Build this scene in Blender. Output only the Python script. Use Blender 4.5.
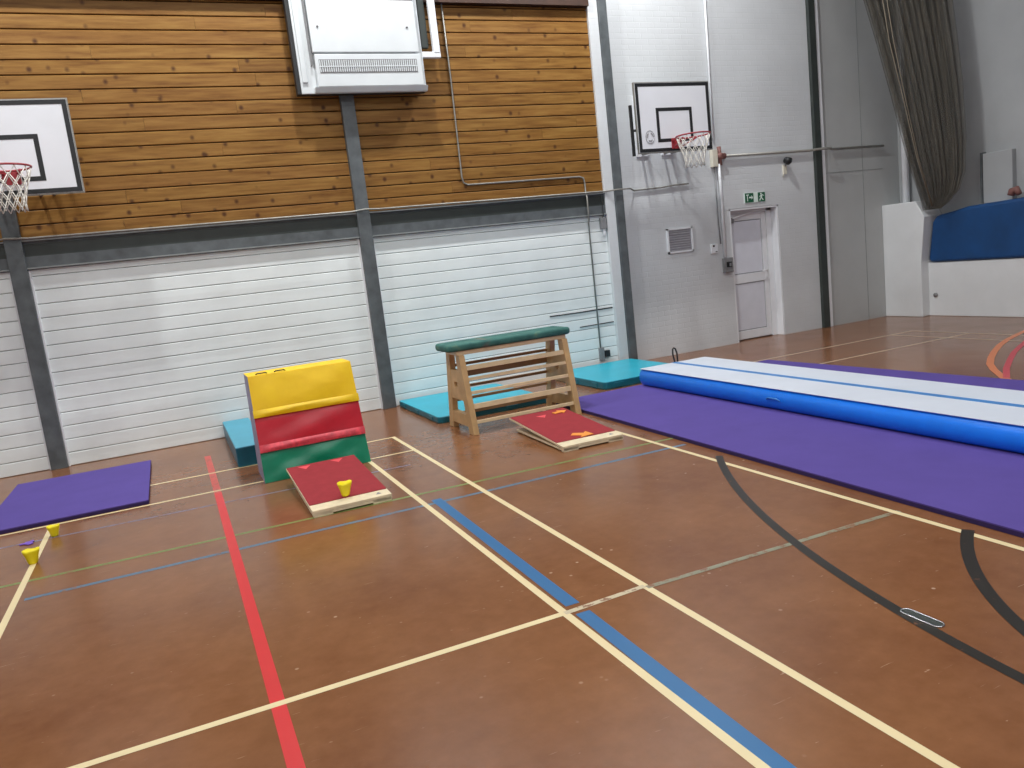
import bpy, math, random
from mathutils import Matrix, Vector
random.seed(7)
C = bpy.context.scene.collection
scene = bpy.context.scene
for o in list(bpy.data.objects): bpy.data.objects.remove(o)

# ------------------------------------------------------------------ camera
YAW, PITCH, ROLL = 0.40199, -0.15526, -0.11475
CAM = (-1.9332, -7.8296, 1.6591); LENS = 27.549
def camera():
    f = Vector((math.sin(YAW)*math.cos(PITCH), math.cos(YAW)*math.cos(PITCH), math.sin(PITCH)))
    r = Vector((math.cos(YAW), -math.sin(YAW), 0)); u = r.cross(f)
    r2 = r*math.cos(ROLL) + u*math.sin(ROLL); u2 = -r*math.sin(ROLL) + u*math.cos(ROLL)
    cd = bpy.data.cameras.new('camera'); co = bpy.data.objects.new('camera', cd); C.objects.link(co)
    m = Matrix((r2, u2, -f)).transposed().to_4x4(); m.translation = Vector(CAM)
    co.matrix_world = m
    cd.sensor_width = 36; cd.sensor_fit = 'HORIZONTAL'; cd.lens = LENS; cd.clip_start = 0.05; cd.clip_end = 100
    scene.camera = co
camera()

# ------------------------------------------------------------------ world, lights, exposure
w = bpy.data.worlds.new('world'); scene.world = w; w.use_nodes = True
w.node_tree.nodes['Background'].inputs[0].default_value = (0.8, 0.88, 1.0, 1)
w.node_tree.nodes['Background'].inputs[1].default_value = 0.1
scene.view_settings.view_transform = 'Standard'; scene.view_settings.look = 'None'
scene.view_settings.gamma = 1; scene.view_settings.use_curve_mapping = False
scene.view_settings.exposure = 0.1

CEIL = 7.7
def light(x, y, z, power, sx=0.25, sy=0.2, col=(0.985, 1, 0.99), tilt=0.0):
    l = bpy.data.lights.new('hall_light', 'AREA'); l.shape = 'RECTANGLE'; l.size = sx; l.size_y = sy
    l.energy = power; l.color = col
    o = bpy.data.objects.new('hall_light', l); C.objects.link(o); o.location = (x, y, z); o.rotation_euler = (tilt, 0, 0)
LIGHTS = [(-3.6, 0.15, 410), (0.3, 0.15, 410), (4.1, 0.15, 410),
          (-3.6, -3.6, 300), (0.3, -3.6, 300), (4.1, -3.6, 160),
          (-3.6, -7.6, 330), (0.3, -7.6, 330), (4.1, -7.6, 340),
          (-3.6, -11.5, 330), (0.3, -11.5, 330)]
for x, y, p in LIGHTS: light(x, y, 7.55, p*(0.46 if y > 0 else 0.23 if y > -5 else 0.31), tilt=math.radians(32) if y > 0 else 0)

# ------------------------------------------------------------------ materials
def new_mat(name):
    m = bpy.data.materials.new(name); m.use_nodes = True
    nt = m.node_tree; b = nt.nodes['Principled BSDF']
    return m, nt, b
def N(nt, t, **kw):
    n = nt.nodes.new(t)
    for k, v in kw.items():
        if hasattr(n, k): setattr(n, k, v)
        else: n.inputs[k].default_value = v
    return n
def ramp(nt, fac, stops):
    r = nt.nodes.new('ShaderNodeValToRGB'); cr = r.color_ramp
    while len(cr.elements) < len(stops): cr.elements.new(0.5)
    for e, (p, c) in zip(cr.elements, stops):
        e.position = p; e.color = (*c, 1) if len(c) == 3 else c
    nt.links.new(fac, r.inputs[0]); return r.outputs[0]
def s2l(c):
    return tuple((v/255/12.92) if v/255 <= 0.04045 else ((v/255+0.055)/1.055)**2.4 for v in c)
def mapping(nt, scale, coord='Object'):
    tc = nt.nodes.new('ShaderNodeTexCoord'); mp = nt.nodes.new('ShaderNodeMapping')
    mp.inputs['Scale'].default_value = scale
    nt.links.new(tc.outputs[coord], mp.inputs[0]); return mp.outputs[0]
def noise(nt, vec, scale, detail=4, rough=0.55):
    n = nt.nodes.new('ShaderNodeTexNoise'); n.inputs['Scale'].default_value = scale
    n.inputs['Detail'].default_value = detail; n.inputs['Roughness'].default_value = rough
    nt.links.new(vec, n.inputs['Vector']); return n.outputs[0]
def mixc(nt, fac, a, b, mode='MIX'):
    m = nt.nodes.new('ShaderNodeMix'); m.data_type = 'RGBA'; m.blend_type = mode
    for i, v in ((0, fac), (6, a), (7, b)):
        if hasattr(v, 'is_output') or isinstance(v, bpy.types.NodeSocket): nt.links.new(v, m.inputs[i])
        elif isinstance(v, (int, float)): m.inputs[i].default_value = v
        else: m.inputs[i].default_value = (*v, 1)
    return m.outputs[2]
def bump(nt, b, h, strength=0.3, dist=0.01):
    n = nt.nodes.new('ShaderNodeBump'); n.inputs['Strength'].default_value = strength; n.inputs['Distance'].default_value = dist
    nt.links.new(h, n.inputs['Height']); nt.links.new(n.outputs[0], b.inputs['Normal'])
def plain(name, rgb, rough=0.5, var=0.06, scale=6, metal=0.0, bmp=0.0, bscale=40, spec=0.5):
    """plain surface with slight procedural tone variation; rgb is sRGB 0-255"""
    m, nt, b = new_mat(name); c = s2l(rgb)
    v = mapping(nt, (1, 1, 1)); n = noise(nt, v, scale)
    lo = tuple(x*(1-var*2) for x in c); hi = tuple(min(1, x*(1+var*2)) for x in c)
    nt.links.new(ramp(nt, n, [(0.25, lo), (0.75, hi)]), b.inputs['Base Color'])
    b.inputs['Roughness'].default_value = rough; b.inputs['Metallic'].default_value = metal
    b.inputs['Specular IOR Level'].default_value = spec
    if bmp: bump(nt, b, noise(nt, v, bscale, 3), bmp, 0.01)
    return m

def floor_base(nt):
    v = mapping(nt, (1, 1, 1))
    a = noise(nt, v, 1.1, 5, 0.6); bb = noise(nt, v, 9, 5, 0.65)
    c = ramp(nt, a, [(0.3, s2l((114, 72, 46))), (0.7, s2l((138, 92, 58)))])
    c = mixc(nt, 0.22, c, ramp(nt, bb, [(0.35, s2l((108, 68, 44))), (0.7, s2l((154, 106, 76)))]))
    # scuffs: small pale scratches, stretched noise at two angles
    tc = nt.nodes.new('ShaderNodeTexCoord')
    for ang, th, sc, col in ((0.5, 0.70, (5, 60, 1), (190, 160, 135)), (-0.9, 0.70, (5, 70, 1), (180, 150, 125)), (1.6, 0.71, (12, 40, 1), (205, 178, 152))):
        mp = nt.nodes.new('ShaderNodeMapping'); mp.inputs['Rotation'].default_value = (0, 0, ang); mp.inputs['Scale'].default_value = sc
        nt.links.new(tc.outputs['Object'], mp.inputs[0])
        n = noise(nt, mp.outputs[0], 1.0, 3, 0.6)
        f = ramp(nt, n, [(th, (0, 0, 0)), (th+0.04, (0.45, 0.45, 0.45))])
        c = mixc(nt, f, c, s2l(col))
    # worn blotches
    vo = nt.nodes.new('ShaderNodeTexVoronoi'); vo.inputs['Scale'].default_value = 9.0
    nt.links.new(v, vo.inputs['Vector'])
    f = ramp(nt, vo.outputs['Distance'], [(0.05, (0.7, 0.7, 0.7)), (0.10, (0, 0, 0))])
    wear = ramp(nt, noise(nt, v, 0.8, 2), [(0.5, (0, 0, 0)), (0.62, (1, 1, 1))])
    f2 = mixc(nt, 1.0, f, wear, 'MULTIPLY')
    c = mixc(nt, f2, c, s2l((196, 170, 146)))
    return v, c
def floor_mat():
    m, nt, b = new_mat('brown_sports_floor')
    v, c = floor_base(nt)
    nt.links.new(c, b.inputs['Base Color'])
    nt.links.new(ramp(nt, noise(nt, v, 2.2, 5), [(0.3, (0.20,)*3), (0.75, (0.26,)*3)]), b.inputs['Roughness'])
    b.inputs['Specular IOR Level'].default_value = 0.32
    bump(nt, b, noise(nt, v, 1.5, 3), 0.05, 0.01)
    return m
def line_mat(name, rgb, wear=0.66):
    m, nt, b = new_mat(name)
    v, c = floor_base(nt)
    n = noise(nt, v, 16, 6, 0.75)
    f = ramp(nt, n, [(max(0, wear-0.06), (1, 1, 1)), (wear, (0, 0, 0))])
    lc = mixc(nt, 0.25, s2l(rgb), ramp(nt, noise(nt, v, 5, 4), [(0.3, tuple(x*0.75 for x in s2l(rgb))), (0.7, s2l(rgb))]))
    nt.links.new(mixc(nt, f, c, lc), b.inputs['Base Color'])
    b.inputs['Roughness'].default_value = 0.4
    return m

def wood_cladding():
    m, nt, b = new_mat('knotty_pine_boards')
    geo = nt.nodes.new('ShaderNodeNewGeometry')
    rnd = geo.outputs['Random Per Island']
    tc = nt.nodes.new('ShaderNodeTexCoord')
    off = nt.nodes.new('ShaderNodeVectorMath'); off.operation = 'MULTIPLY_ADD'
    comb = nt.nodes.new('ShaderNodeCombineXYZ')
    for i in range(3): nt.links.new(rnd, comb.inputs[i])
    nt.links.new(comb.outputs[0], off.inputs[0]); off.inputs[1].default_value = (37, 11, 23)
    nt.links.new(tc.outputs['Object'], off.inputs[2])
    mp = nt.nodes.new('ShaderNodeMapping'); mp.inputs['Scale'].default_value = (0.9, 1, 11)
    nt.links.new(off.outputs[0], mp.inputs[0])
    g = noise(nt, mp.outputs[0], 2.2, 6, 0.6)
    c = ramp(nt, g, [(0.28, s2l((112, 76, 34))), (0.5, s2l((140, 104, 54))), (0.72, s2l((158, 124, 70)))])
    tint = ramp(nt, rnd, [(0.0, s2l((196, 168, 138))), (0.3, s2l((250, 232, 190))), (0.6, s2l((226, 196, 160))), (0.85, s2l((255, 240, 205))), (1.0, s2l((205, 170, 140)))])
    c = mixc(nt, 0.55, c, tint, 'MULTIPLY')
    mp2 = nt.nodes.new('ShaderNodeMapping'); mp2.inputs['Scale'].default_value = (4.6, 1, 4.2)
    nt.links.new(off.outputs[0], mp2.inputs[0])
    vo = nt.nodes.new('ShaderNodeTexVoronoi'); vo.inputs['Scale'].default_value = 1.25
    nt.links.new(mp2.outputs[0], vo.inputs['Vector'])
    f = ramp(nt, vo.outputs['Distance'], [(0.07, (0.95,)*3), (0.2, (0, 0, 0))])
    c = mixc(nt, f, c, s2l((74, 42, 18)))
    nt.links.new(c, b.inputs['Base Color']); b.inputs['Roughness'].default_value = 0.5; b.inputs['Specular IOR Level'].default_value = 0.25
    bump(nt, b, g, 0.1, 0.005)
    return m

def brick_mat(name, rgb, strength=0.3):
    m, nt, b = new_mat(name); c = s2l(rgb)
    tc = nt.nodes.new('ShaderNodeTexCoord'); sep = nt.nodes.new('ShaderNodeSeparateXYZ'); cmb = nt.nodes.new('ShaderNodeCombineXYZ')
    nt.links.new(tc.outputs['Object'], sep.inputs[0])
    ad = nt.nodes.new('ShaderNodeMath'); ad.operation = 'ADD'
    nt.links.new(sep.outputs[0], ad.inputs[0]); nt.links.new(sep.outputs[1], ad.inputs[1])
    nt.links.new(ad.outputs[0], cmb.inputs[0]); nt.links.new(sep.outputs[2], cmb.inputs[1])
    br = nt.nodes.new('ShaderNodeTexBrick')
    br.inputs['Scale'].default_value = 1.0; br.inputs['Brick Width'].default_value = 0.225; br.inputs['Row Height'].default_value = 0.075
    br.inputs['Mortar Size'].default_value = 0.006; br.inputs['Mortar Smooth'].default_value = 0.6
    br.inputs['Color1'].default_value = (1, 1, 1, 1); br.inputs['Color2'].default_value = (0.7, 0.7, 0.7, 1); br.inputs['Mortar'].default_value = (0, 0, 0, 1)
    nt.links.new(cmb.outputs[0], br.inputs['Vector'])
    v = tc.outputs['Object']
    n = noise(nt, v, 1.3, 5); n2 = noise(nt, v, 14, 4)
    col = ramp(nt, n, [(0.3, tuple(x*0.88 for x in c)), (0.7, c)])
    pale = ramp(nt, br.outputs['Color'], [(0.0, tuple(x*0.85 for x in c)), (0.6, c)])
    col = mixc(nt, 0.12, col, pale)
    nt.links.new(col, b.inputs['Base Color']); b.inputs['Roughness'].default_value = 0.55
    hm = mixc(nt, 0.3, br.outputs['Color'], n2)
    bump(nt, b, hm, strength, 0.006)
    return m

def net_mat():
    m, nt, b = new_mat('dark_netting')
    b.inputs['Base Color'].default_value = (*s2l((92, 86, 76)), 1); b.inputs['Roughness'].default_value = 0.9
    v = mapping(nt, (26, 26, 0.8))
    n = noise(nt, v, 1.0, 3, 0.6)
    v2 = mapping(nt, (60, 60, 60)); n2 = noise(nt, v2, 1.0, 2)
    a = ramp(nt, n, [(0.3, (0.5,)*3), (0.7, (0.7,)*3)])
    nt.links.new(a, b.inputs['Alpha'])
    nt.links.new(ramp(nt, n, [(0.3, s2l((72, 71, 66))), (0.75, s2l((102, 95, 84)))]), b.inputs['Base Color'])
    return m

M = dict(
    floor=floor_mat(),
    cream=line_mat('cream_court_line', (230, 211, 166), 0.78), cream_worn=line_mat('worn_cream_court_line', (205, 190, 160), 0.58),
    red_line=line_mat('red_court_line', (208, 42, 46), 0.85), red_faint=line_mat('worn_red_court_line', (200, 78, 70), 0.6),
    blue_line=line_mat('blue_court_line', (40, 104, 156), 0.8), blue_thin=line_mat('thin_blue_court_line', (84, 118, 146), 0.62),
    blue_faint=line_mat('faint_blue_court_line', (122, 116, 140), 0.58),
    green_line=line_mat('green_court_line', (122, 140, 76), 0.62), grey_line=line_mat('grey_green_court_line', (140, 138, 116), 0.58),
    black_line=line_mat('black_court_line', (38, 34, 29), 0.68), orange_line=line_mat('orange_court_line', (214, 128, 84), 0.7),
    pink_line=line_mat('pink_court_line', (196, 72, 80), 0.7), far_line=line_mat('far_court_line', (190, 172, 150), 0.68),
    wood=wood_cladding(),
    siding=plain('white_painted_boards', (234, 240, 240), 0.4, 0.03, 2.5, bmp=0.05),
    groove=plain('dark_board_backing', (70, 62, 54), 0.8),
    brick=brick_mat('white_painted_brick', (214, 217, 220)),
    brick_grey=brick_mat('grey_painted_brick', (176, 176, 172), 0.3),
    board_grey=plain('grey_wall_panel', (178, 180, 180), 0.5, 0.04, 1.2),
    steel=plain('grey_painted_steel', (88, 93, 96), 0.45, 0.16, 7, bmp=0.05),
    steel_dark=plain('dark_green_grey_steel', (52, 58, 56), 0.45, 0.1, 5),
    steel_light=plain('pale_steel_edge', (138, 142, 142), 0.45, 0.1, 8),  # paler grey for channel lips, panel seams and siding backing
    ceiling=plain('ceiling_lining', (165, 168, 168), 0.8), fascia=plain('dark_brown_fascia', (66, 42, 30), 0.6, 0.15),
    white=plain('white_gloss_paint', (232, 234, 238), 0.35, 0.02), white_warm=plain('cream_plastic', (214, 208, 192), 0.45),
    heater=plain('white_enamel', (212, 217, 220), 0.35, 0.03, 3), dark=plain('black_rubber', (22, 22, 24), 0.6),
    black=plain('black_paint', (30, 31, 34), 0.5), board=plain('backboard_white', (232, 234, 240), 0.35, 0.02, 2),
    grey_metal=plain('grey_metal', (130, 130, 132), 0.4, 0.1, 20), galv=plain('galvanised_tube', (150, 148, 142), 0.4, 0.1, 12, metal=0.4),
    chrome=plain('chrome', (190, 190, 190), 0.25, 0.05, 12, metal=0.9),
    ring=plain('red_rim_paint', (158, 52, 60), 0.4), net_w=plain('white_cord', (222, 218, 210), 0.8), brownred=plain('rusty_red_paint', (128, 86, 80), 0.6),
    vent=plain('grey_vent_slats', (160, 158, 164), 0.5), door_p=plain('door_panel_grey_white', (222, 224, 234), 0.35, 0.02),
    door_seal=plain('door_seal', (160, 160, 166), 0.6),
    green_sign=plain('exit_sign_green', (18, 92, 62), 0.4), white_sign=plain('exit_sign_white', (225, 240, 232), 0.4),
    purple=plain('purple_carpet_mat', (88, 72, 146), 0.85, 0.04, 3, bmp=0.12, bscale=220, spec=0.25), purple_edge=plain('dark_foam_edge', (44, 26, 82), 0.8),
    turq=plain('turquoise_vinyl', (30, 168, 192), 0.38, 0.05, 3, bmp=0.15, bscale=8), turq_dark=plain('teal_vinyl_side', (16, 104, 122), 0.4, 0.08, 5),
    at_blue=plain('blue_inflatable_wall', (14, 128, 246), 0.4, 0.04, 4), at_white=plain('white_tumbling_surface', (210, 216, 228), 0.45, 0.02, 3),
    at_stripe=plain('blue_centre_stripe', (58, 128, 196), 0.45),
    yellow=plain('yellow_vinyl', (255, 206, 0), 0.5, 0.04, 5, bmp=0.35, bscale=7), red_v=plain('red_vinyl', (200, 28, 48), 0.36, 0.06, 5, bmp=0.35, bscale=7),
    green_v=plain('green_vinyl', (8, 132, 98), 0.36, 0.08, 5, bmp=0.45, bscale=7), lilac=plain('lilac_grey_vinyl', (146, 142, 172), 0.5),
    yellow_hi=plain('yellow_flap', (250, 206, 20), 0.35), red_hi=plain('worn_red_flap', (222, 72, 86), 0.4, 0.2, 18),
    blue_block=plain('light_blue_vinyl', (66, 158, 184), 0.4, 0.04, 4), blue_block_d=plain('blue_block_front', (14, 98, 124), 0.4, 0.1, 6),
    sb_red=plain('red_carpet_top', (150, 52, 58), 0.9, 0.05, 14, bmp=0.1, bscale=200, spec=0.2), sb_wood=plain('pale_plywood', (226, 210, 178), 0.5, 0.08, 10),
    sb_mark=plain('pink_arrow_print', (222, 78, 86), 0.8), spot_y=plain('yellow_rubber', (246, 226, 20), 0.5), spot_o=plain('orange_rubber', (240, 150, 60), 0.5), spot_p=plain('purple_rubber', (120, 84, 190), 0.5),
    ply=plain('birch_plywood', (196, 160, 112), 0.45, 0.1, 6), ply_shade=plain('shaded_plywood', (150, 116, 80), 0.5, 0.1, 6), rail=plain('beech_rail', (214, 188, 150), 0.45, 0.08, 8),
    net=net_mat(), blue_mat=plain('navy_blue_vinyl', (12, 64, 116), 0.45, 0.1, 2.5, bmp=0.3, bscale=3), endwall=plain('end_wall_paint', (160, 162, 164), 0.55, 0.05, 1.2),
    lowwall=plain('low_wall_paint', (218, 220, 222), 0.5, 0.04, 1.5),
)
def pad_mat():
    m, nt, b = new_mat('worn_green_suede')
    v = mapping(nt, (1, 1, 1)); n = noise(nt, v, 7, 5, 0.6)
    c = ramp(nt, n, [(0.3, s2l((30, 84, 80))), (0.6, s2l((58, 112, 104))), (0.75, s2l((98, 128, 100)))])
    p = ramp(nt, noise(nt, v, 2.3, 2), [(0.62, (0, 0, 0)), (0.7, (0.6,)*3)])
    c = mixc(nt, p, c, s2l((156, 112, 96)))
    nt.links.new(c, b.inputs['Base Color']); b.inputs['Roughness'].default_value = 0.7
    return m
M['pad'] = pad_mat(); M['spot_cord'] = plain('dull_cord', (140, 128, 112), .8)

# ------------------------------------------------------------------ mesh helpers
class MB:
    def __init__(s): s.v = []; s.f = []; s.mi = []; s.sm = []; s.mats = []
    def mat(s, m):
        m = M[m] if isinstance(m, str) else m
        if m not in s.mats: s.mats.append(m)
        return s.mats.index(m)
    def add(s, vs, fs, m, smooth=False):
        k = len(s.v); s.v += [tuple(v) for v in vs]; i = s.mat(m)
        for f in fs: s.f.append([a+k for a in f]); s.mi.append(i); s.sm.append(smooth)
    def box(s, a, b, m, only=None):
        x0, y0, z0 = (min(a[i], b[i]) for i in range(3)); x1, y1, z1 = (max(a[i], b[i]) for i in range(3))
        vs = [(x0,y0,z0),(x1,y0,z0),(x1,y1,z0),(x0,y1,z0),(x0,y0,z1),(x1,y0,z1),(x1,y1,z1),(x0,y1,z1)]
        fs = [(0,3,2,1),(4,5,6,7),(0,1,5,4),(1,2,6,5),(2,3,7,6),(3,0,4,7)]
        s.add(vs, fs, m)
    def hexa(s, vs, m):   # 8 verts: bottom ccw 0-3, top ccw 4-7
        s.add(vs, [(0,3,2,1),(4,5,6,7),(0,1,5,4),(1,2,6,5),(2,3,7,6),(3,0,4,7)], m)
    def prism(s, pts, axis, a, b, m):
        """polygon pts (2D, ccw) extruded along axis 'x','y','z' from a to b"""
        def P(p, t):
            return {'x': (t, p[0], p[1]), 'y': (p[0], t, p[1]), 'z': (p[0], p[1], t)}[axis]
        n = len(pts); vs = [P(p, a) for p in pts]+[P(p, b) for p in pts]
        fs = [tuple(range(n))[::-1], tuple(range(n, 2*n))]+[(i, (i+1) % n, n+(i+1) % n, n+i) for i in range(n)]
        s.add(vs, fs, m)
    def bar(s, p, q, w, h, m, up=(0, 0, 1)):
        p = Vector(p); q = Vector(q); d = (q-p).normalized(); up = Vector(up)
        if abs(d.dot(up)) > .99: up = Vector((0, 1, 0))
        sd = d.cross(up).normalized()*w/2; u = sd.cross(d).normalized()*h/2
        s.hexa([p-sd-u, p+sd-u, q+sd-u, q-sd-u, p-sd+u, p+sd+u, q+sd+u, q-sd+u], m)
    def tube(s, pts, r, m, n=8, closed=False, cap=True):
        pts = [Vector(p) for p in pts]; L = len(pts); rings = []
        prev = None
        for i, p in enumerate(pts):
            if closed: d = pts[(i+1) % L]-pts[i-1]
            else: d = pts[min(i+1, L-1)]-pts[max(i-1, 0)]
            d.normalize()
            if prev is None:
                a = Vector((0, 0, 1)) if abs(d.z) < .9 else Vector((1, 0, 0))
                sd = d.cross(a).normalized()
            else:
                sd = (prev-d*prev.dot(d)).normalized()
            prev = sd; u = d.cross(sd)
            rr = r[i] if isinstance(r, (list, tuple)) else r
            rings.append([p+(sd*math.cos(2*math.pi*k/n)+u*math.sin(2*math.pi*k/n))*rr for k in range(n)])
        vs = [v for ring in rings for v in ring]; fs = []
        for i in range(L if closed else L-1):
            j = (i+1) % L
            for k in range(n): fs.append((i*n+k, i*n+(k+1) % n, j*n+(k+1) % n, j*n+k))
        if cap and not closed: fs += [tuple(range(n))[::-1], tuple(range((L-1)*n, L*n))]
        s.add(vs, fs, m, True)
    def build(s, name, parent=None, bevel=0, seg=2, label=None, loc=None):
        me = bpy.data.meshes.new(name)
        off = Vector(loc) if loc else Vector((0, 0, 0))
        me.from_pydata([tuple(Vector(v)-off) for v in s.v], [], s.f); 
        for m in s.mats: me.materials.append(m)
        for p, i, sm in zip(me.polygons, s.mi, s.sm): p.material_index = i; p.use_smooth = sm
        me.validate(); me.update()
        import bmesh
        bm = bmesh.new(); bm.from_mesh(me); bmesh.ops.recalc_face_normals(bm, faces=bm.faces); bm.to_mesh(me); bm.free()
        o = bpy.data.objects.new(name, me); C.objects.link(o); o.location = off
        if parent:
            o.parent = parent; o.location = off - (Vector(parent.location) if not parent.get('_k') else Vector((0, 0, 0)))
            if not loc: o.location = -Vector(parent.location)
        if bevel:
            md = o.modifiers.new('bevel', 'BEVEL'); md.width = bevel; md.segments = seg; md.limit_method = 'ANGLE'; md.angle_limit = math.radians(40)
            md.harden_normals = False
        if label: o['label'] = label
        return o
def struct(o): o['kind'] = 'structure'; return o
def thing(name, loc, label, cat, group=None, rot=0):
    o = bpy.data.objects.new(name, None); C.objects.link(o); o.location = loc; o.rotation_euler = (0, 0, rot)
    o.empty_display_size = 0.1
    o['label'] = label; o['category'] = cat
    if group: o['group'] = group
    return o
def tag(o, label, cat, group=None):
    o['label'] = label; o['category'] = cat
    if group: o['group'] = group
    return o
def sub(name, mb, parent, **kw):
    """child whose mesh is given in parent's local coordinates"""
    o = mb.build(name, **kw); o.parent = parent; o.location = (0, 0, 0); return o
def arcpts(cx, cy, r, a0, a1, n):
    return [(cx+r*math.cos(a0+(a1-a0)*i/n), cy+r*math.sin(a0+(a1-a0)*i/n)) for i in range(n+1)]

W = 1.884                      # plane of the long back wall
XL, XR, YF = -7.5, 9.42, -14.5

# ------------------------------------------------------------------ floor with its court lines
fl = MB()
fl.add([(XL-.3, YF-.3, 0), (XR+.6, YF-.3, 0), (XR+.6, W+.4, 0), (XL-.3, W+.4, 0)], [(0, 1, 2, 3)], 'floor')
lz = [0.0008]
def line(pts, wd, m):
    z = lz[0]; lz[0] += 0.00006
    n = len(pts); L = []; R = []
    for i, p in enumerate(pts):
        a = Vector(pts[max(i-1, 0)]); b = Vector(pts[min(i+1, n-1)]); d = (b-a).normalized(); nn = Vector((-d.y, d.x))*wd/2
        L.append((p[0]+nn.x, p[1]+nn.y, z)); R.append((p[0]-nn.x, p[1]-nn.y, z))
    fl.add(L+R, [(n+i, n+i+1, i+1, i) for i in range(n-1)], m)
line([(-4.2, -1.12), (-.2, -1.28)], .03, 'blue_faint')
line([(-4.2, -2.12), (2.0, -2.30)], .035, 'green_line')
line([(-2.98, -2.52), (1.8, -2.55)], .04, 'blue_thin')
line([(-0.355, -2.45), (-0.385, -4.62)], .075, 'blue_line'); line([(-0.387, -4.72), (-0.47, -9)], .075, 'blue_line')
line([(-1.78, .9), (-1.78, -.9)], .06, 'red_faint'); line([(-1.78, -.85), (-1.78, -10)], .06, 'red_line')
line([(0, .02), (0, -10)], .04, 'cream'); line([(-.46, -.76), (-.46, -10)], .04, 'cream')
line([(-6.06, 0), (0, 0)], .038, 'cream'); line([(-6.06, -.76), (0, -.76)], .038, 'cream')
line([(-3.03, -.76), (-3.03, -4.68)], .04, 'cream')
line([(-6.06, -4.68), (-.46, -4.68)], .04, 'cream'); line([(-.46, -4.68), (0.0, -4.66)], .035, 'cream_worn')
line([(0, -4.68), (1.69, -4.72)], .035, 'grey_line')
line([(1.66, 0), (1.66, -10)], .04, 'cream')
line(arcpts(7.56, -6.95, 7.0, math.radians(146), math.radians(196), 40), .055, 'black_line')
line(arcpts(2.9, -7.05, 2.26, math.radians(122), math.radians(190), 30), .06, 'black_line')
line([(4.6, .23), (7.86, .23)], .04, 'far_line'); line([(4.6, -.66), (7.86, -.66)], .04, 'far_line')
line([(7.85, .25), (7.85, -8)], .04, 'far_line'); line([(7.42, .25), (7.42, -8)], .04, 'far_line')
line([(8.3, -1.15), (7.95, -1.26), (7.5, -1.42), (7.1, -1.60), (6.65, -1.84), (6.28, -2.06), (5.95, -2.28), (5.67, -2.52), (5.34, -2.85), (5.1, -3.2)], .07, 'orange_line')
line([(7.6, -1.62), (7.18, -1.81), (6.7, -2.04), (6.24, -2.3), (5.8, -2.56), (5.36, -2.86)], .06, 'pink_line')
floor = struct(fl.build('floor'))
c = MB()      # sunken socket plate
def slot(x0, x1, y0, y1, z):
    r = (x1-x0)/2; cx = (x0+x1)/2
    return [(cx+r*math.cos(a), y1-r+r*math.sin(a)) for a in [math.pi*i/8 for i in range(9)]]+[(cx+r*math.cos(a), y0+r+r*math.sin(a)) for a in [math.pi+math.pi*i/8 for i in range(9)]]
c.tube([(x, y, .004) for x, y in slot(.695, .745, -5.74, -5.55, 0)], .004, 'chrome', 6, closed=True)
c.prism(slot(.698, .742, -5.737, -5.553, 0), 'z', .001, .002, 'steel_dark')
tag(c.build('floor_socket_plate', loc=(.72, -5.64, 0)), 'small rounded metal plate set in the brown floor on the black curved line', 'floor plate')

# ------------------------------------------------------------------ back wall
D = (6.07, 7.03, 2.05)     # door opening
b = MB()
b.box((XL, W, 0), (D[0], W+.4, CEIL), 'brick'); b.box((D[0], W, D[2]), (D[1], W+.4, CEIL), 'brick')
b.box((D[1], W, 0), (8.05, W+.4, CEIL), 'brick'); b.box((8.05, W, 0), (XR+.6, W+.4, CEIL), 'board_grey')
struct(b.build('wall_back'))
b = MB(); b.box((XR, YF, 0), (XR+.3, W, .86), 'lowwall'); b.box((XR+.25, YF, .86), (XR+.55, W, CEIL), 'endwall')
struct(b.build('wall_right', bevel=.01))
b = MB(); b.prism([(1.17, 0), (1.17, .9), (1.09, 1.6), (1.24, 1.86), (W, 1.86), (W, 0)], 'x', 9.25, XR+.25, 'lowwall')
struct(b.build('trim_1', bevel=.012))
b = MB(); b.box((XL-.3, YF, 0), (XL, W, CEIL), 'brick'); struct(b.build('wall_left'))
b = MB(); b.box((XL, YF-.3, 0), (XR+.5, YF, CEIL), 'brick'); struct(b.build('wall_front'))
b = MB(); b.box((XL, YF, CEIL), (XR+.6, W+.4, CEIL+.2), 'ceiling'); struct(b.build('ceiling'))

COLS = [(-3.325, -3.165), (.37, .53), (4.02, 4.15), (7.80, 7.93)]
def boards(x0, x1, z0, z1, pitch, y, m, th, joints=True, gap=.007, cut=.004):
    mb = MB(); mb.box((x0, y+th, z0), (x1, W, z1), 'groove' if m == 'wood' else 'steel_light')
    k = 0; z = z0
    while z < z1-.01:
        t = min(z+pitch, z1); xs = [x0]
        if joints:
            x = x0+random.uniform(.8, 4.0)
            while x < x1-.3: xs.append(x); x += random.uniform(2.2, 4.8)
        xs.append(x1)
        dz = random.uniform(-.0015, .0015)
        for a, c_ in zip(xs[:-1], xs[1:]):
            za, zb = z+gap/2, t-gap/2
            mb.prism([(y+th, za), (y+cut, za), (y, za+.006), (y+dz, (za+zb)/2), (y, zb-.006), (y+cut, zb), (y+th, zb)], 'x', a+.0012, c_-.0012, m)
        z = t
    return mb
n = 2
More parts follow.
